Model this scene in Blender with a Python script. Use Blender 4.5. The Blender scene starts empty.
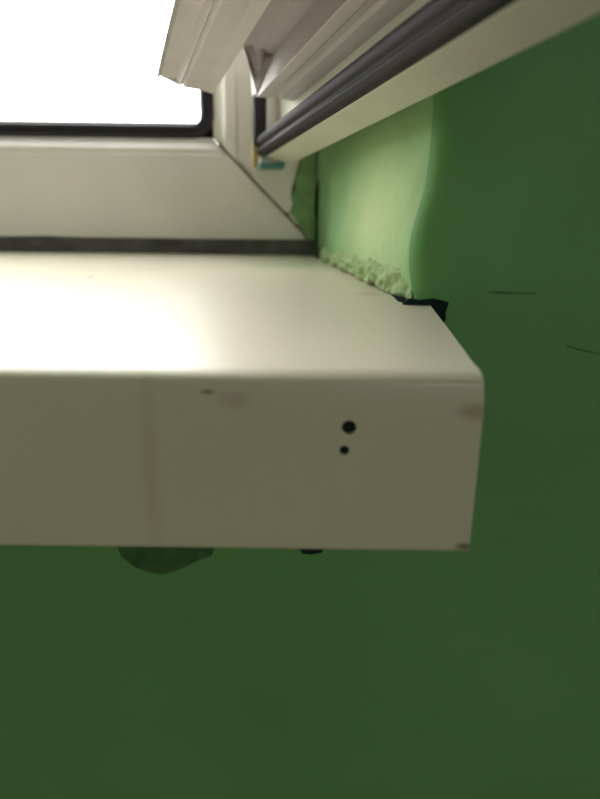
import bpy, bmesh, math, random
from mathutils import Vector, Matrix, noise
random.seed(7)
scn = bpy.context.scene
COL = scn.collection
# ------------------------------------------------------------------ camera
F_PX = 600.0
CAM = Vector((0.0, -0.37, 1.0))
PITCH = math.atan(180.0 / F_PX)          # looking a little down
ROLL = 0.013
fw = Vector((0, math.cos(PITCH), -math.sin(PITCH)))
r0 = Vector((1, 0, 0)); u0 = r0.cross(fw)
cr = (r0 * math.cos(ROLL) + u0 * math.sin(ROLL)).normalized()
cu = (-r0 * math.sin(ROLL) + u0 * math.cos(ROLL)).normalized()
cd = bpy.data.cameras.new('camera'); cam = bpy.data.objects.new('camera', cd); COL.objects.link(cam)
cam.matrix_world = Matrix(((cr.x, cu.x, -fw.x, CAM.x), (cr.y, cu.y, -fw.y, CAM.y), (cr.z, cu.z, -fw.z, CAM.z), (0, 0, 0, 1)))
cd.sensor_fit = 'VERTICAL'; cd.sensor_height = 24.0; cd.lens = 24.0 * F_PX / 799.0
cd.clip_start = 0.005
cd.dof.use_dof = True; cd.dof.focus_distance = 0.215
cd.dof.aperture_fstop = (cd.lens / 1000) / 0.0040
scn.camera = cam
# ------------------------------------------------------------------ sky, lamp, exposure
w = bpy.data.worlds.new('overcast_sky'); scn.world = w; w.use_nodes = True
bg = w.node_tree.nodes['Background']
bg.inputs[0].default_value = (1.0, 0.99, 0.985, 1); bg.inputs[1].default_value = 9.5
pl = bpy.data.lights.new('window_portal', 'AREA'); pl.shape = 'RECTANGLE'; pl.size = 1.3; pl.size_y = 1.3
pl.cycles.is_portal = True
po = bpy.data.objects.new('window_portal', pl); COL.objects.link(po)
po.location = (-0.72, 0.1, 1.7); po.rotation_euler = (math.radians(-90), 0, 0)
p2 = bpy.data.lights.new('added_window_portal', 'AREA'); p2.shape = 'RECTANGLE'; p2.size = 1.0; p2.size_y = 1.0  # portal for the window added behind the viewer
p2.cycles.is_portal = True
po2 = bpy.data.objects.new('added_window_portal', p2); COL.objects.link(po2)
po2.location = (1.35, -4.52, 1.8); po2.rotation_euler = (math.radians(90), 0, 0)
scn.view_settings.view_transform = 'Standard'; scn.view_settings.look = 'None'
scn.view_settings.gamma = 1.0; scn.view_settings.use_curve_mapping = False
scn.view_settings.exposure = 0.0

# ------------------------------------------------------------------ helpers
def ray(px, py):
    return (fw + cr * ((px - 300) / F_PX) - cu * ((py - 399.5) / F_PX))
def hit(px, py, p, n):
    d = ray(px, py); t = (p - CAM).dot(n) / d.dot(n); return CAM + d * t
def aty(px, py, y):                       # the point seen there in the vertical plane y = const
    return hit(px, py, Vector((0, y, 0)), Vector((0, 1, 0)))
def lin(c): return tuple((x / 255 / 12.92 if x / 255 <= 0.04045 else ((x / 255 + 0.055) / 1.055) ** 2.4) for x in c)

def obj(name, bm, mat, parent=None, smooth=False, mats=None):
    me = bpy.data.meshes.new(name)
    bmesh.ops.recalc_face_normals(bm, faces=bm.faces)
    bm.to_mesh(me); bm.free()
    for m in (mats or [mat]): me.materials.append(m)
    if smooth:
        for p in me.polygons: p.use_smooth = True
    o = bpy.data.objects.new(name, me); COL.objects.link(o)
    if parent: o.parent = parent
    return o
def empty(name, loc=(0, 0, 0)):
    o = bpy.data.objects.new(name, None); COL.objects.link(o); o.location = loc
    o.empty_display_size = 0.02
    return o
def tag(o, label=None, cat=None, kind=None, group=None):
    if label: o['label'] = label
    if cat: o['category'] = cat
    if kind: o['kind'] = kind
    if group: o['group'] = group
    return o
def prism(bm, a, b):
    """closed solid between two equal-length loops of points"""
    va = [bm.verts.new(p) for p in a]; vb = [bm.verts.new(p) for p in b]; n = len(a)
    fs = [bm.faces.new((va[i], va[(i + 1) % n], vb[(i + 1) % n], vb[i])) for i in range(n)]
    fs.append(bm.faces.new(va)); fs.append(bm.faces.new(list(reversed(vb))))
    bmesh.ops.triangulate(bm, faces=fs[-2:])
    return fs
def box(bm, x0, x1, y0, y1, z0, z1):
    a = [Vector((x0, y0, z0)), Vector((x1, y0, z0)), Vector((x1, y0, z1)), Vector((x0, y0, z1))]
    b = [Vector((p.x, y1, p.z)) for p in a]
    prism(bm, a, b)
def bevel(o, wd, seg=2, ang=30):
    m = o.modifiers.new('bevel', 'BEVEL'); m.width = wd; m.segments = seg; m.limit_method = 'ANGLE'
    m.angle_limit = math.radians(ang); m.harden_normals = False
    return o

# ------------------------------------------------------------------ materials
def material(name, col, rough=0.5, spec=0.5, var=0.06, vscale=30, bump=0.0, bscale=200, col2=None, thr=None):
    m = bpy.data.materials.new(name); m.use_nodes = True; nt = m.node_tree; N = nt.nodes; L = nt.links
    b = N['Principled BSDF']; b.inputs['Roughness'].default_value = rough
    b.inputs['Specular IOR Level'].default_value = spec
    tc = N.new('ShaderNodeTexCoord'); nz = N.new('ShaderNodeTexNoise'); nz.inputs['Scale'].default_value = vscale
    nz.inputs['Detail'].default_value = 5; L.new(tc.outputs['Object'], nz.inputs['Vector'])
    rp = N.new('ShaderNodeValToRGB'); L.new(nz.outputs['Fac'], rp.inputs[0])
    c2 = col2 or tuple(c * (1 - 2 * var) for c in col)
    rp.color_ramp.elements[0].position = 0.3 if thr is None else thr[0]
    rp.color_ramp.elements[1].position = 0.7 if thr is None else thr[1]
    rp.color_ramp.elements[0].color = (*c2, 1); rp.color_ramp.elements[1].color = (*col, 1)
    L.new(rp.outputs[0], b.inputs['Base Color'])
    if bump:
        bn = N.new('ShaderNodeTexNoise'); bn.inputs['Scale'].default_value = bscale; bn.inputs['Detail'].default_value = 4
        L.new(tc.outputs['Object'], bn.inputs['Vector'])
        bp = N.new('ShaderNodeBump'); bp.inputs['Strength'].default_value = bump; bp.inputs['Distance'].default_value = 0.002
        L.new(bn.outputs['Fac'], bp.inputs['Height']); L.new(bp.outputs[0], b.inputs['Normal'])
    m['_col'] = rp.name
    return m
def stain_tint(m, c, r, col, strength=1.0, soft=0.5, wob=0.0, axis=None):
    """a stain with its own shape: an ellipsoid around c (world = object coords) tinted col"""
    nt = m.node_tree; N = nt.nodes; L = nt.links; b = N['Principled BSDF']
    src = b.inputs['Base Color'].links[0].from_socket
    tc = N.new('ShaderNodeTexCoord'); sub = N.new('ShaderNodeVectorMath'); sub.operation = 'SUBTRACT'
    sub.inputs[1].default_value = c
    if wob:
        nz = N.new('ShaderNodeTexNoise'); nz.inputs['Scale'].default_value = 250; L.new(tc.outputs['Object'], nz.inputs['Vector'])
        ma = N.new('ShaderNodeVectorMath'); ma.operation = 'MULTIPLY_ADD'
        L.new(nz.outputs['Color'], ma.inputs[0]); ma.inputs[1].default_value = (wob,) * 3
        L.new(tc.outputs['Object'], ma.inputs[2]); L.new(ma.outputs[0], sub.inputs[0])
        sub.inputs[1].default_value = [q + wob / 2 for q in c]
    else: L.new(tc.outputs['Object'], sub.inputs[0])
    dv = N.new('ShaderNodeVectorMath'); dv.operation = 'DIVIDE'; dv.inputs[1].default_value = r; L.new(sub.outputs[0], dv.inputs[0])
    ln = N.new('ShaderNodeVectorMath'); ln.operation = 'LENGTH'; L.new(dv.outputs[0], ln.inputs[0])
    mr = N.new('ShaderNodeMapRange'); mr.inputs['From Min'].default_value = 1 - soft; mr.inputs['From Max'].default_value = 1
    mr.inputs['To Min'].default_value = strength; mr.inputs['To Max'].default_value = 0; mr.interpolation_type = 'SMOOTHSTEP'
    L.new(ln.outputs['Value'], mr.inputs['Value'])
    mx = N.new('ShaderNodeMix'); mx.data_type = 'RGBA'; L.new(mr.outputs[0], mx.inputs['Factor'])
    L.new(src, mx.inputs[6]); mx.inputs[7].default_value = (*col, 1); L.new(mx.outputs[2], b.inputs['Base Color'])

M_sill = material('sill_white_laminate', (0.655, 0.61, 0.475), 0.36, 0.5, 0.02, 12, 0.03, 300)
M_pvc = material('frame_white_plastic', (0.78, 0.735, 0.66), 0.42, 0.5, 0.04, 25, 0.02, 200)
M_sash = material('sash_aged_plastic', (0.64, 0.60, 0.60), 0.5, 0.4, 0.05, 40, 0.05, 300)
M_flange = material('sash_flange_plastic', (0.66, 0.66, 0.55), 0.5, 0.4, 0.05, 40, 0.02, 200)
M_rubber = material('black_rubber', (0.026, 0.023, 0.028), 0.65, 0.35, 0.1, 80)
M_seal = material('grey_sealant', (0.13, 0.122, 0.115), 0.8, 0.2, 0.25, 90, 0.3, 400)
M_seam = material('seam_dirt', (0.27, 0.21, 0.15), 0.9, 0.1, 0.25, 200)
M_dark = material('dark_cavity', (0.018, 0.035, 0.032), 0.95, 0.05, 0.2, 100)
M_wall = material('green_wall_paint', (0.155, 0.365, 0.125), 0.6, 0.3, 0.07, 9, 0.25, 60)
M_reveal = material('pale_green_plaster', (0.30, 0.50, 0.24), 0.75, 0.2, 0.10, 28, 0.5, 70)  # paler green than the room face of the wall
M_paint = material('green_paint_smear', (0.27, 0.44, 0.21), 0.7, 0.2, 0.2, 120, 0.5, 300)
M_lump = material('crumbling_plaster', (0.40, 0.50, 0.27), 0.9, 0.1, 0.2, 160, 0.8, 300, col2=(0.30, 0.40, 0.18), thr=(0.35, 0.6))
M_chip = material('bare_plaster_chip', (0.62, 0.66, 0.60), 0.9, 0.1, 0.1, 200, 0.5, 400)
M_teal = material('teal_hinge_plastic', (0.10, 0.26, 0.27), 0.45, 0.5, 0.1, 100)
M_white = material('white_hinge_plastic', (0.85, 0.85, 0.80), 0.35, 0.5, 0.03, 50)
M_foam = material('yellowed_foam', (0.62, 0.50, 0.22), 0.8, 0.2, 0.15, 150)
M_mark = material('faint_scratch', (0.105, 0.255, 0.09), 0.8, 0.2, 0.2, 150)
M_peach = material('lit_flange_cream', (0.85, 0.74, 0.62), 0.5, 0.4, 0.05, 60)  # window light on the flange face, put into the colour
M_patch = material('dark_green_patch', (0.075, 0.18, 0.065), 0.8, 0.2, 0.2, 150)
M_roomw = material('pale_room_paint', (0.70, 0.72, 0.64), 0.8, 0.2, 0.03, 3)
M_floor = material('brown_floor_boards', (0.28, 0.18, 0.10), 0.5, 0.4, 0.15, 6)
M_ground = material('grey_ground', (0.22, 0.22, 0.2), 0.9, 0.1, 0.15, 2)
M_grey = material('hinge_metal', (0.45, 0.43, 0.40), 0.35, 0.5, 0.05, 60)
M_glass = bpy.data.materials.new('pane_glass'); M_glass.use_nodes = True
nt = M_glass.node_tree; nt.nodes.clear(); on = nt.nodes.new('ShaderNodeOutputMaterial'); tr = nt.nodes.new('ShaderNodeBsdfTransparent')
gl = nt.nodes.new('ShaderNodeBsdfGlossy'); gl.inputs['Roughness'].default_value = 0.02; fr = nt.nodes.new('ShaderNodeFresnel')
tr.inputs[0].default_value = (0.93, 0.96, 0.94, 1)
mxs = nt.nodes.new('ShaderNodeMixShader'); nt.links.new(fr.outputs[0], mxs.inputs[0]); nt.links.new(tr.outputs[0], mxs.inputs[1])
nt.links.new(gl.outputs[0], mxs.inputs[2]); nt.links.new(mxs.outputs[0], on.inputs[0])

# ------------------------------------------------------------------ sill plane
SB = aty(300, 254, 0.0)                       # back edge of the sill top at the frame
SF = aty(300, 365, -0.215)                    # where the top rolls over into the nose
sn = Vector((1, 0, 0)).cross((SF - SB).normalized()).normalized()
if sn.z < 0: sn = -sn
def sill(px, py): return hit(px, py, SB, sn)
WC = sill(430, 305); YW = WC.y                # the wall's room face
def zs(y): return SB.z + (SF.z - SB.z) * (y - SB.y) / (SF.y - SB.y)
print('SB', SB, 'SF', SF, 'WC', WC)

# ------------------------------------------------------------------ wall with reveal
XL, XR, YB = -2.2, 2.4, -4.5
ZF, ZC = 0.05, 2.6
OXL, OZT = -1.42, 2.35                        # the opening's left side and top
xf = aty(317, 235, 0.0).x                     # where the reveal meets the frame
edge_px = [(330, 425), (300, 416), (285, 413), (268, 411), (250, 411), (232, 414), (212, 420), (190, 427), (160, 432), (130, 435), (100, 437), (60, 437)]
edge = []
for py, px in edge_px:
    p = aty(px + 11, py, YW - 0.0); edge.append((p.z, p.x))
edge.append((OZT, edge[-1][1])); 
def edge_x(z):
    if z <= edge[0][0]: return edge[0][1]
    for (z0, x0), (z1, x1) in zip(edge, edge[1:]):
        if z <= z1: return x0 + (x1 - x0) * (z - z0) / (z1 - z0)
    return edge[-1][1]
zlow = zs(YW) - 0.03
rows = [zlow + i * 0.004 for i in range(int(0.22 / 0.004))]
rows += [rows[-1] + (OZT - rows[-1]) * k / 12 for k in range(1, 13)]
bm = bmesh.new(); grid = []
R = 0.009
for z in rows:
    ex = edge_x(z); pts = []
    nrev = 22
    for i in range(nrev + 1):                 # splayed side of the opening
        t = i / nrev
        x = xf + (ex - R * 0.6 - xf) * t; y = 0.02 * (1 - t) * 0 + (YW + R) * t
        nb = noise.noise(Vector((x * 45, y * 45, z * 45))) * 0.0016 * min(1, t * 4)
        bulge = 0.003 * math.sin(math.pi * t)
        pts.append((Vector((x + nb + bulge * -0.6, y, z)), 1))
    for a in range(1, 7):
        an = a / 6 * math.pi / 2
        pts.append((Vector((ex - R * 0.6 + R * (1 - math.cos(an)) * 1.0, YW + R * (1 - math.sin(an)), z)), 1 if a < 3 else 0))
    xe = pts[-1][0].x
    for k in range(1, 25):
        x = xe + (XR - xe) * (k / 24) ** 2
        nb = noise.noise(Vector((x * 14, 3.1, z * 14))) * 0.0008
        pts.append((Vector((x, YW + (nb if k < 24 else 0), z)), 0))
    grid.append([(bm.verts.new(p), f) for p, f in pts])
for a, b in zip(grid, grid[1:]):
    for i in range(len(a) - 1):
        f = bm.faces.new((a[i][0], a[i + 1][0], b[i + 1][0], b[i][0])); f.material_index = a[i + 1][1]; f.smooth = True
def quad(bm, pts, mi=0):
    f = bm.faces.new([bm.verts.new(p) for p in pts]); f.material_index = mi
TH = 0.16
quad(bm, [(XL, YW, ZF), (XR, YW, ZF), (XR, YW, zlow), (XL, YW, zlow)])
quad(bm, [(XL, YW, zlow), (OXL, YW, zlow), (OXL, YW, ZC), (XL, YW, ZC)])
quad(bm, [(OXL, YW, OZT), (XR, YW, OZT), (XR, YW, ZC), (OXL, YW, ZC)])
quad(bm, [(OXL, YW, zlow), (OXL, TH, zlow), (OXL, TH, OZT), (OXL, YW, OZT)])       # left reveal
quad(bm, [(OXL, YW, OZT), (xf + .05, YW, OZT), (xf + .05, TH, OZT), (OXL, TH, OZT)])   # lintel
quad(bm, [(OXL, YW, zlow), (xf + .05, YW, zlow), (xf + .05, TH, zlow), (OXL, TH, zlow)])   # ledge under the sill
quad(bm, [(xf, 0.0, zlow), (xf, TH, zlow), (xf, TH, OZT), (xf, 0.0, OZT)])
# outer skin
quad(bm, [(XL, TH, ZF), (XR, TH, ZF), (XR, TH, zlow), (XL, TH, zlow)])
quad(bm, [(XL, TH, zlow), (OXL, TH, zlow), (OXL, TH, ZC), (XL, TH, ZC)])
quad(bm, [(xf, TH, zlow), (XR, TH, zlow), (XR, TH, OZT), (xf, TH, OZT)])
quad(bm, [(OXL, TH, OZT), (XR, TH, OZT), (XR, TH, ZC), (OXL, TH, ZC)])
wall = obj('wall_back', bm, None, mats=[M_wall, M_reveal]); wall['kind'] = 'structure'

def solid_panel(name, x0, x1, y0, y1, z0, z1, m):
    bm = bmesh.new(); box(bm, x0, x1, y0, y1, z0, z1); o = obj(name, bm, m); o['kind'] = 'structure'; return o
solid_panel('wall_left', XL - .1, XL, YB, TH, ZF, ZC, M_wall)
solid_panel('wall_right', XR, XR + .1, YB, TH, ZF, ZC, M_wall)
bm = bmesh.new()
box(bm, XL - .1, XR + .1, YB - .1, YB, ZF, 1.3); box(bm, XL - .1, XR + .1, YB - .1, YB, 2.3, ZC)
box(bm, XL - .1, .85, YB - .1, YB, 1.3, 2.3); box(bm, 1.85, XR + .1, YB - .1, YB, 1.3, 2.3)  # opening added out of view to let in fill light
o = obj('wall_front', bm, M_roomw); o['kind'] = 'structure'
bm = bmesh.new()
for x0, x1, z0, z1 in ((.85, .9, 1.3, 2.3), (1.8, 1.85, 1.3, 2.3), (.9, 1.8, 1.3, 1.35), (.9, 1.8, 2.25, 2.3)): box(bm, x0, x1, YB - .08, YB - .02, z0, z1)
o = obj('added_fill_window', bm, M_pvc); o['kind'] = 'structure'  # unseen window, added to light the room side
solid_panel('floor', XL - .1, XR + .1, YB - .1, TH, ZF - .1, ZF, M_floor)
solid_panel('ceiling', XL - .1, XR + .1, YB - .1, TH, ZC, ZC + .1, M_roomw)
solid_panel('ground', -20, 20, TH + .01, 40, -0.4, -0.3, M_ground)
# ------------------------------------------------------------------ decals / marks on the wall
def slab(name, pts, n, th, m, parent=None, back=0.002):
    bm = bmesh.new(); prism(bm, [p + n * th for p in pts], [p - n * back for p in pts]); return obj(name, bm, m, parent)
def blob_px(outline, y, jit=0.0):
    return [aty(px + random.uniform(-jit, jit), py + random.uniform(-jit, jit), y) for px, py in outline]
NY = Vector((0, -1, 0))
# dark patches on the wall just under the sill
slab('dark_patch', blob_px([(112, 535), (122, 556), (134, 566), (150, 572), (163, 574), (180, 569), (198, 560), (212, 555), (218, 535)], YW), NY, 0.0006, M_patch, wall)
slab('dark_patch', blob_px([(296, 540), (302, 553), (312, 554), (322, 552), (326, 540)], YW), NY, 0.0006, M_dark, wall)
slab('scratch', blob_px([(482, 292), (498, 291), (516, 292), (536, 293), (537, 294), (514, 294.5), (496, 294)], YW), NY, 0.0002, M_mark, wall)
slab('scratch', blob_px([(566, 345), (580, 349), (600, 353), (600, 354.5), (580, 351), (566, 346)], YW), NY, 0.0002, M_mark, wall)

# ------------------------------------------------------------------ sill
XSL = OXL + 0.004
prof = []                                     # (y, z, right-end x)
back_r = sill(322, 262)
def add_top(px, py):
    p = sill(px, py); prof.append((p.y, p.z, p.x))
prof.append((0.0, SB.z, aty(317, 254, 0).x))
add_top(330, 264); add_top(360, 276); add_top(395, 290); add_top(430, 305)
add_top(447, 327); add_top(464, 350); add_top(472, 361)
YN = SF.y - 0.006                             # nose plane
p1 = sill(478, 368)
nose_top = aty(484, 387, YN)
prof.append((SF.y + 0.0015, zs(SF.y + 0.0015), p1.x))
RN = zs(SF.y) - nose_top.z
for a in range(1, 7):
    an = a / 6 * math.pi / 2
    y = SF.y - 0.006 * math.sin(an); z = zs(SF.y) - RN * (1 - math.cos(an))
    xx = p1.x + (nose_top.x - p1.x) * (a / 6) ** 0.7
    prof.append((y, z, xx))
q = aty(484, 408, YN); prof.append((YN, q.z, q.x))
q = aty(481.5, 414, YN); prof.append((YN, q.z, q.x))
q = aty(476, 480, YN); prof.append((YN, q.z, q.x))
q = aty(469, 551, YN); prof.append((YN, q.z, q.x))
ZB = q.z
q = aty(467, 556, YN); prof.append((YN + 0.002, ZB - 0.001, q.x))
xb = q.x
prof.append((YN + 0.016, ZB - 0.001, xb)); prof.append((YN + 0.016, zs(YN + .016) - 0.019, xb))
prof.append((YW - 0.002, zs(YW) - 0.019, WC.x)); prof.append((YW + .002, zs(YW) - 0.019, WC.x - .004)); prof.append((0.0, SB.z - 0.018, prof[0][2]))
bm = bmesh.new()
xs = [XSL, -0.9, -0.5, -0.3, -0.2, -0.1, 0.0]
prism(bm, [Vector((XSL, y, z)) for y, z, x in prof], [Vector((x, y, z)) for y, z, x in prof])
sillo = obj('windowsill', bm, M_sill)
tag(sillo, 'cream white windowsill with a deep rounded nose and two small dark holes', 'windowsill')
bevel(sillo, 0.0009, 2, 40)
# two screw holes drilled in the nose
holes = [(349, 427.5, 7.8), (344.5, 450.5, 5.4)]
def cyl(name, c, r, y0, y1, m, parent=None, seg=24):
    bm = bmesh.new(); a = []; b = []
    for k in range(seg):
        an = 2 * math.pi * k / seg
        a.append(Vector((c.x + r * math.cos(an), y0, c.z + r * math.sin(an)))); b.append(Vector((c.x + r * math.cos(an), y1, c.z + r * math.sin(an))))
    prism(bm, a, b); return obj(name, bm, m, parent)
for hx, hy, hr in holes:
    c = aty(hx, hy, YN); r = hr * 0.150 / F_PX
    cut = cyl('cutter', c, r, YN - 0.002, YN + 0.006, M_dark)
    md = sillo.modifiers.new('hole', 'BOOLEAN'); md.operation = 'DIFFERENCE'; md.object = cut; md.solver = 'EXACT'
    bpy.context.view_layer.update()
    dg = bpy.context.evaluated_depsgraph_get()
    me = bpy.data.meshes.new_from_object(sillo.evaluated_get(dg))
    sillo.modifiers.clear(); sillo.data = me
    bpy.data.objects.remove(cut)
    tag(cyl('screw_hole', c, r * 0.98, YN + 0.0012, YN + 0.0055, M_dark, sillo), 'dark screw hole' if hr < 6 else 'larger dark screw hole')
for p in sillo.data.polygons: p.use_smooth = True
sillo.data.set_sharp_from_angle(angle=math.radians(32))
q = aty(150, 460, YN); stain_tint(M_sill, (q.x, q.y, q.z), (0.0035, 0.02, 0.06), (0.48, 0.38, 0.27), 0.3, 0.9)
q = aty(207, 392, YN); stain_tint(M_sill, (q.x, q.y, q.z), (0.003, 0.01, 0.0010), (0.12, 0.12, 0.05), 0.75, 0.8, 0.001)
q = aty(235, 400, YN); stain_tint(M_sill, (q.x, q.y, q.z), (0.006, 0.01, 0.0035), (0.40, 0.28, 0.20), 0.35, 0.9, 0.002)
q = aty(474, 412, YN); stain_tint(M_sill, (q.x, q.y, q.z), (0.006, 0.02, 0.003), (0.30, 0.22, 0.12), 0.6, 0.9, 0.003)
q = aty(465, 547, YN); stain_tint(M_sill, (q.x, q.y, q.z), (0.004, 0.02, 0.002), (0.10, 0.06, 0.04), 0.8, 0.8, 0.001)
q = aty(290, 549, YN); stain_tint(M_sill, (q.x, q.y, q.z), (0.3, 0.02, 0.0010), (0.40, 0.30, 0.20), 0.7, 0.9, 0.001)
q = sill(90, 277); stain_tint(M_sill, tuple(q), (0.002, 0.005, 0.004), (0.25, 0.2, 0.12), 0.7, 0.8, 0.001)
q = sill(285, 264); stain_tint(M_sill, tuple(q), (0.035, 0.03, 0.02), (0.45, 0.52, 0.33), 0.6, 0.9, 0.004)
q = sill(367, 294); stain_tint(M_sill, tuple(q), (0.008, 0.006, 0.006), (0.45, 0.35, 0.25), 0.6, 0.9, 0.004)

# ------------------------------------------------------------------ fixed frame
win = empty('window_1', (0, 0, SB.z)); win['kind'] = 'structure'
def wobj(*a, **k):
    o = obj(*a, **k); o.location = -win.location; o.parent = win; return o
z_gt = aty(300, 127, 0.012).z; z_gb = aty(300, 139, 0.008).z; z_c = aty(300, 150, 0).z; z_b = aty(300, 243, 0).z
x_gl = aty(203, 110, 0.012).x; x_gr = aty(213, 125, 0.008).x; x_c = aty(222, 140, 0).x; x_o = aty(313, 246, 0).x
FD = 0.065
ZT = 2.30
# bottom rail: section (y, z), right end follows the mitre
def mit(z):                                   # mitre x at height z
    t = (z - z_b) / (z_gb - z_b); return x_o + (x_gr - x_o) * t
G = 0.0005
sec = [(0.0, z_b), (0.0, z_b + (z_c - z_b) * 0.93), (0.0012, z_b + (z_c - z_b) * 0.95), (0.0012, z_c), (0.008, z_gb), (0.035, z_gb), (0.035, z_gb + .012), (FD, z_gb + .012), (FD, z_b)]
bm = bmesh.new(); prism(bm, [Vector((OXL, y, z)) for y, z in sec], [Vector((mit(z) - G, y, z)) for y, z in sec])
bevel(wobj('bottom_rail', bm, M_pvc), 0.0006, 2)
def mitz(x):
    t = (x - x_o) / (x_gr - x_o); return z_b + (z_gb - z_b) * t
def X(px, y=0.0): return aty(px, 140, y).x
secs = [(0.0, x_o), (0.0, X(252)), (0.0015, X(250)), (0.0015, X(238)), (0.0, X(236)), (0.0, X(226)), (0.003, x_c), (0.008, x_gr), (0.035, x_gr), (0.035, x_gr - .012), (FD, x_gr - .012), (FD, x_o)]
bm = bmesh.new(); prism(bm, [Vector((x, y, mitz(x) + G)) for y, x in secs], [Vector((x, y, ZT)) for y, x in secs])
bevel(wobj('side_stile', bm, M_pvc), 0.0006, 2)
bm = bmesh.new(); box(bm, OXL, OXL + .06, 0, FD, z_b, ZT); wobj('side_stile', bm, M_pvc)
bm = bmesh.new(); box(bm, OXL + .06, x_gr - .012, 0, FD, ZT - .06, ZT); wobj('top_rail', bm, M_pvc)
# dirt packed in the mitre seam
a = Vector((x_gr, 0, z_gb)); b = Vector((x_o, 0, z_b)); dn = (b - a).normalized(); nn = Vector((dn.z, 0, -dn.x))
bm = bmesh.new(); c0 = a + dn * .006
pts = [c0 - nn * .0007, c0 + nn * .0007, b + nn * .0009, b - nn * .0009]
prism(bm, [p + Vector((0, -0.0001, 0)) for p in pts], [p + Vector((0, .004, 0)) for p in pts]); wobj('mitre_seam', bm, M_seam)
for (px, py, rx, ry) in ((287, 214, 4, 2.2), (298, 226, 5, 2.5), (306, 237, 4, 2)):
    c = aty(px, py, 0)
    pts = [c + Vector((math.cos(k * math.pi / 5) * rx * random.uniform(.6, 1), 0, math.sin(k * math.pi / 5) * ry * random.uniform(.6, 1))) * .00062 for k in range(10)]
    bm = bmesh.new(); prism(bm, [p + Vector((0, -0.0003, 0)) for p in pts], [p + Vector((0, .001, 0)) for p in pts]); wobj('dirt_speck', bm, M_seam)
# opening gasket: rounded corner, running along rail and stile
bm = bmesh.new(); rc = 0.0058; wdt = 0.0072
def gpath(off):
    pts = [Vector((OXL + .06, 0, z_gb + off)), ]
    rr = rc + (wdt - off)
    cx, cz = x_gr - off - rr, z_gb + off + rr
    for k in range(9):
        an = -math.pi / 2 + k / 8 * math.pi / 2
        pts.append(Vector((cx + rr * math.cos(an), 0, cz + rr * math.sin(an))))
    pts.append(Vector((x_gr - off, 0, ZT - .06))); return pts
def sweep(bm, loops):
    vs = [[bm.verts.new(p) for p in l] for l in loops]; n = len(vs)
    for i in range(n):
        A, B = vs[i], vs[(i + 1) % n]
        for j in range(len(A) - 1): bm.faces.new((A[j], A[j + 1], B[j + 1], B[j]))
offs = [(-.001, .0075), (.0022, .0060), (.0034, .0080), (.0048, .0066), (wdt, .0095), (wdt, .016), (.003, .034), (-.001, .034)]
def sharp(off):                                # the gasket's outer side fills the square corner
    p = gpath(off); k = [Vector((x_gr - off, 0, z_gb + off))] * 9
    return [p[0]] + k + [p[-1]]
loops = []
for off, y in offs:
    pth = gpath(off)
    loops.append([p + Vector((0, y, 0)) for p in pth])
sweep(bm, loops); wobj('gasket', bm, M_rubber, smooth=True)
# sealant strip between frame and sill
bm = bmesh.new(); n = 60; top = []; bot = []
sec_l = []
for i in range(n + 1):
    x = OXL + .002 + (x_o + 0.005 - OXL) * (i / n)
    j = noise.noise(Vector((x * 160, 0, 0))) * .0007; j2 = noise.noise(Vector((x * 120, 5, 0))) * .0007
    zt = z_b + .0018 + j; zb = SB.z + .0001
    sec_l.append([Vector((x, 0.0, zt)), Vector((x, -.0022, zt - .0012)), Vector((x, -.0050 + j2, zb + .0005)), Vector((x, -.0052 + j2, zs(-.005) - .0004)), Vector((x, 0.0, SB.z - .0003))])
vs = [[bm.verts.new(p) for p in s] for s in sec_l]
for A, B in zip(vs, vs[1:]):
    for k in range(5): bm.faces.new((A[k], A[(k + 1) % 5], B[(k + 1) % 5], B[k]))
bm.faces.new(vs[0]); bm.faces.new(vs[-1])
wobj('sealant_strip', bm, M_seal, smooth=False)
# green paint smeared over the stile, and the crack beside it
pts = blob_px([(303, 150), (300, 168), (294, 178), (297, 186), (291, 196), (293, 205), (290, 213), (297, 222), (303, 232), (309, 239), (314, 246), (317, 246), (317, 150)], 0, .6)
bm = bmesh.new(); prism(bm, [p + NY * .0009 for p in pts], [p - NY * .001 for p in pts]); wobj('paint_smear', bm, M_paint)['label'] = 'green wall paint smeared over the frame corner'
cl = [(320, 178, 1), (317, 190, 1.6), (318, 200, 1.3), (316.5, 212, 2), (317.5, 224, 1.8), (317, 236, 2.2), (318, 246, 3.5)]
pts = blob_px([(a - wd, b) for a, b, wd in cl] + [(a + wd, b) for a, b, wd in reversed(cl)], -.001)
slab('crack', pts, NY, .0004, M_dark, wall)

# ------------------------------------------------------------------ crumbled plaster at the foot of the reveal
RN_ = Vector((xf - edge_x(1.0), 0, 0)); RV = Vector((edge_x(zs(YW)) - xf, YW, 0)); RNRM = Vector((RV.y, -RV.x, 0)).normalized()
def reveal_pt(px, py): return hit(px, py, Vector((xf, 0, SB.z)), RNRM)
NIN = RNRM if RNRM.x < 0 else -RNRM
def lump(name, px, py, s, m, depth=None, up=0.0, parent=wall, sq=(1, 1, 1), seed=0):
    p = reveal_pt(px, py) + NIN * (s * .45) if depth is None else aty(px, py, depth)
    bm = bmesh.new(); bmesh.ops.create_icosphere(bm, subdivisions=3, radius=1)
    for v in bm.verts:
        d = 1 + .35 * noise.noise(v.co * 1.6 + Vector((seed, seed * 2, 0))) + .16 * noise.noise(v.co * 4 + Vector((seed, 0, 3)))
        d = 1 + (d - 1) * .7; v.co = Vector((v.co.x * sq[0], v.co.y * sq[1], v.co.z * sq[2])) * d * s + p
    return obj(name, bm, m, parent, smooth=True)
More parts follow.
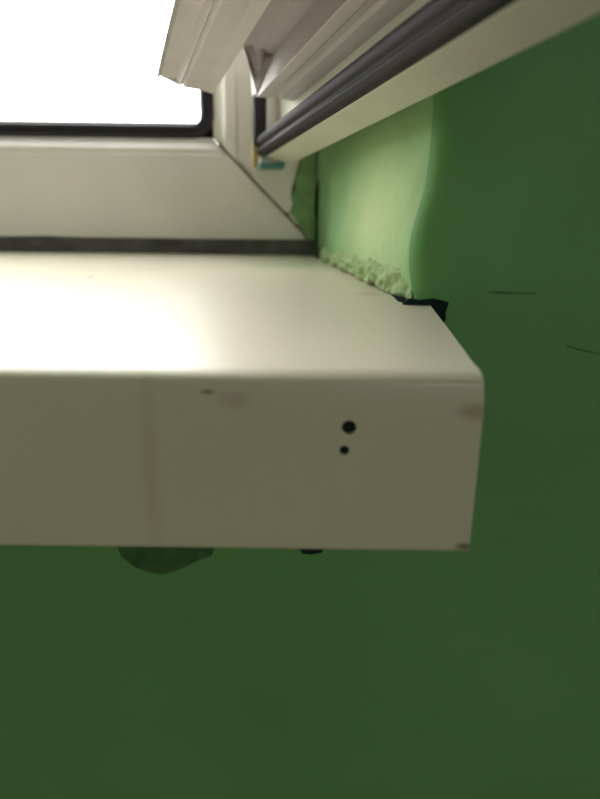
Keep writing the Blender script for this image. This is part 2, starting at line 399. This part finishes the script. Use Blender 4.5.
# one broken ridge of rough plaster where the reveal meets the sill
bm = bmesh.new(); NU, NV = 90, 26; A0 = Vector((xf, 0, 0)); A1 = Vector((edge_x(SB.z) - R * .25, YW + .005, 0)); g = []
for i in range(NU + 1):
    u = .06 + .94 * i / NU; q = A0.lerp(A1, u); z0 = zs(q.y) - .0012; rowv = []
    gapz = max(0, noise.noise(Vector((u * 11, 7, 0)))) * .0045 + abs(noise.noise(Vector((u * 40, 2, 0)))) * .0018
    hz = (.006 + .012 * u) * (1 + .45 * noise.noise(Vector((u * 9, 1, 1))))
    fade = min(1, (1 - u) * 6 + .15)
    for k in range(NV + 1):
        v = k / NV; z = z0 + gapz * (1 - v) + hz * v
        env = min(1, (1 - v) * 2.2) ** .7 * min(1, i / 10) * (.35 + .65 * min(1, v * 8))
        n1 = noise.noise(Vector((q.x * 160, q.y * 160, z * 200))); n2 = noise.noise(Vector((q.x * 480, q.y * 480, z * 480)))
        d = fade * env * (.0042 + .0026 * n1 + .0013 * n2 + .0016 * u) - (.0012 if k == NV else 0)
        rowv.append(bm.verts.new(Vector((q.x, q.y, z)) + NIN * d))
    rowv.insert(0, bm.verts.new(Vector((q.x, q.y, z0 + gapz)) - NIN * .002))
    g.append(rowv)
for a, b in zip(g, g[1:]):
    for k in range(len(a) - 1): bm.faces.new((a[k], b[k], b[k + 1], a[k + 1]))
obj('plaster_ridge', bm, M_lump, wall, smooth=True)
for i, (px, py, s) in enumerate([(392, 281, .0042), (376, 273, .0034), (401, 291, .0034)]):
    lump('plaster_lump', px, py, s, M_lump, sq=(1.1, .6, .9), seed=20 + i)
for i, (px, py, s) in enumerate([(381, 262, .0022), (386, 272, .0024), (390, 286, .0024), (396, 293, .0020), (360, 275, .0014), (352, 262, .0014), (372, 281, .0018)]):
    lump('plaster_flake', px - 4, py, s, M_chip, sq=(1, .8, 1.2), seed=40 + i)
for i, (px, py, s) in enumerate([(348, 271, .0020), (356, 275, .0028), (363, 279, .0020), (377, 286, .0028), (384, 290, .0024), (405, 301, .003)]):
    lump('plaster_hollow', px - 4, py, s, M_dark, sq=(1.5, 1.0, .6), seed=60 + i)
c = reveal_pt(385, 215); stain_tint(M_reveal, tuple(c), (.06, .06, .050), (0.53, 0.66, 0.34), 1.0, 0.95, 0.01)  # paler green patch over the middle of the reveal
# dark gap left between sill and plaster
gap = [(318, 256), (332, 262), (348, 268), (364, 277), (378, 284), (392, 292), (400, 300), (412, 303), (428, 306), (440, 306), (444, 302), (430, 298), (416, 296), (404, 293), (392, 284), (376, 276), (358, 267), (340, 259), (322, 250)]
gap = [g_ for g_ in gap if g_[0] < 414]
pts = [sill(a - 2, b + 1.5) for a, b in gap]
slab('crevice', pts, sn, .0005, M_dark, wall, back=.004)
pts = blob_px([(402, 306), (408, 298), (420, 300), (432, 298), (442, 300), (449, 303), (446, 311), (446, 319), (440, 326), (432, 314), (418, 310)], YW, .8)
slab('plaster_hole', pts, NY, .0005, M_dark, wall)

# ------------------------------------------------------------------ open sash
VPr = ray(115, 250).normalized()
SD = -VPr                                     # along the sash, from hinge side towards the viewer
SU = Vector((0, 0, 1)).cross(SD).normalized()
if SU.x > 0: SU = -SU                         # towards the outdoor face (left)
SW = SU.cross(SD).normalized()
if SW.z < 0: SW = -SW
SO = aty(264, 157, -0.012)
LS = 0.52
def sec_at(px, py, s): return hit(px, py, SO + SD * s, SD)
sash = empty('window_sash', SO)
def sobj(*a, **k):
    o = obj(*a, **k); o.location = -sash.location; o.parent = sash; return o
tag(sash, 'open white window sash with black rubber seal, seen from underneath', 'window sash')
def extr(name, pxs, s0, s1, m, smooth=False, bev=0.0, tipper=None):
    a = [sec_at(x, y, s0) for x, y in pxs]; b = [p + SD * (s1 - s0) for p in a]
    bm = bmesh.new(); prism(bm, a, b); o = sobj(name, bm, m, smooth=smooth)
    if bev: bevel(o, bev, 2)
    return o
extr('flange', [(288, 166), (264, 157.5), (266, 150), (276, 145), (276, -40), (300, -40), (290, 150)], 0, LS, M_flange, bev=.0006)
extr('gasket', [(265, 158), (259, 156), (256, 152), (258, 148.5), (255, 146), (254, 142), (256, 138), (262, 136.5), (270, 139), (276, 142), (276, 150), (268, 154)], -0.001, LS, M_rubber, smooth=False, bev=.0008)
body_s = .035
body = [(222, 50), (241, 50.5), (243, 46), (252, 45), (255, 51), (261, 51), (273, 53), (265, 74), (257, 97), (268, 98), (272, 96), (277, 96.5), (280, 99), (325, 108), (326, 95), (326, -60), (222, -60)]
extr('rail_body', body, body_s, LS - .03, M_sash, bev=.0004)
drip = [(155, 82), (160, 76.5), (176, 78), (179.5, 86.5), (182, 84.5), (184, 88), (202, 90.5), (213, 94), (222, 70), (232, 40), (226, -10), (206, -5), (163, 58)]
extr('rail_tongue', [(257, 50), (263, 50), (261, 62), (257, 73)], body_s - .002, body_s + .003, M_sash, bev=.0004)
extr('drip_bar', drip, .030, LS - .03, M_sash, bev=.0003)
# hinge side: upright of the flange, its seal, and the body of the stile above the rail
def upright(name, pxs, s, ds, m, z1, bev=0):
    a = []
    for x, y in pxs: a.append(sec_at(x, y, s))
    b = [p + SD * ds for p in a]
    bm = bmesh.new(); prism(bm, a, b); o = sobj(name, bm, m)
    if bev: bevel(o, bev)
    return o
upright('corner_gasket', [(253, 146), (266, 146), (265, 60), (252.5, 60)], .001, .004, M_rubber, 0, .0006)
upright('hinge_flange', [(266, 146), (271, 146), (271, 60), (266, 60)], .004, .003, M_white, 0, .0004)
upright('hinge_flange', [(273, 146), (310, 120), (310, 60), (273, 60)], .002, .003, M_peach, 0, .0004)
upright('corner_piece', [(249, 50), (279, 50), (262, 97), (252, 97)], .010, .012, M_white, 0, .0004)
HT = 1.15
def sbox(name, u0_, u1_, s0, s1, w0, w1, m):
    bm = bmesh.new()
    a = [SO + SU * u + SD * s0 + SW * w for u, w in ((u0_, w0), (u1_, w0), (u1_, w1), (u0_, w1))]
    prism(bm, a, [p + SD * (s1 - s0) for p in a]); return sobj(name, bm, m)
pb = sec_at(222, -60, body_s); pe = sec_at(326, -60, body_s)
ub0 = (pb - SO).dot(SU); ub1 = (pe - SO).dot(SU); wb = (pb - SO).dot(SW)
sbox('hinge_stile', ub1, ub0, body_s, body_s + .075, wb, HT, M_sash)
sbox('lock_stile', ub1, ub0, LS - .105, LS - .03, wb, HT, M_sash)
sbox('top_rail', ub1, ub0, body_s + .075, LS - .105, HT - .08, HT, M_sash)
um = (ub0 + ub1) / 2
sbox('pane', um - .003, um + .003, body_s + .075, LS - .105, wb, HT - .08, M_glass)
# hinge at the bottom corner
hin = sobj
def hbox(name, px0, px1, py0, py1, s0, s1, m, lab=None):
    a = [sec_at(x, y, s0) for x, y in ((px0, py1), (px1, py1), (px1, py0), (px0, py0))]
    bm = bmesh.new(); prism(bm, a, [p + SD * (s1 - s0) for p in a]); o = sobj(name, bm, m); bevel(o, .0004)
    if lab: o['label'] = lab
    return o
hbox('hinge', 257, 281, 164.5, 170, -.002, .006, M_teal, 'teal plastic hinge end')
hbox('hinge_cap', 259, 267, 158, 165, -.003, .001, M_white, 'small white hinge cap')
hbox('foam_strip', 252.5, 257, 142, 168, -.005, -.002, M_foam, 'yellowed foam strip')
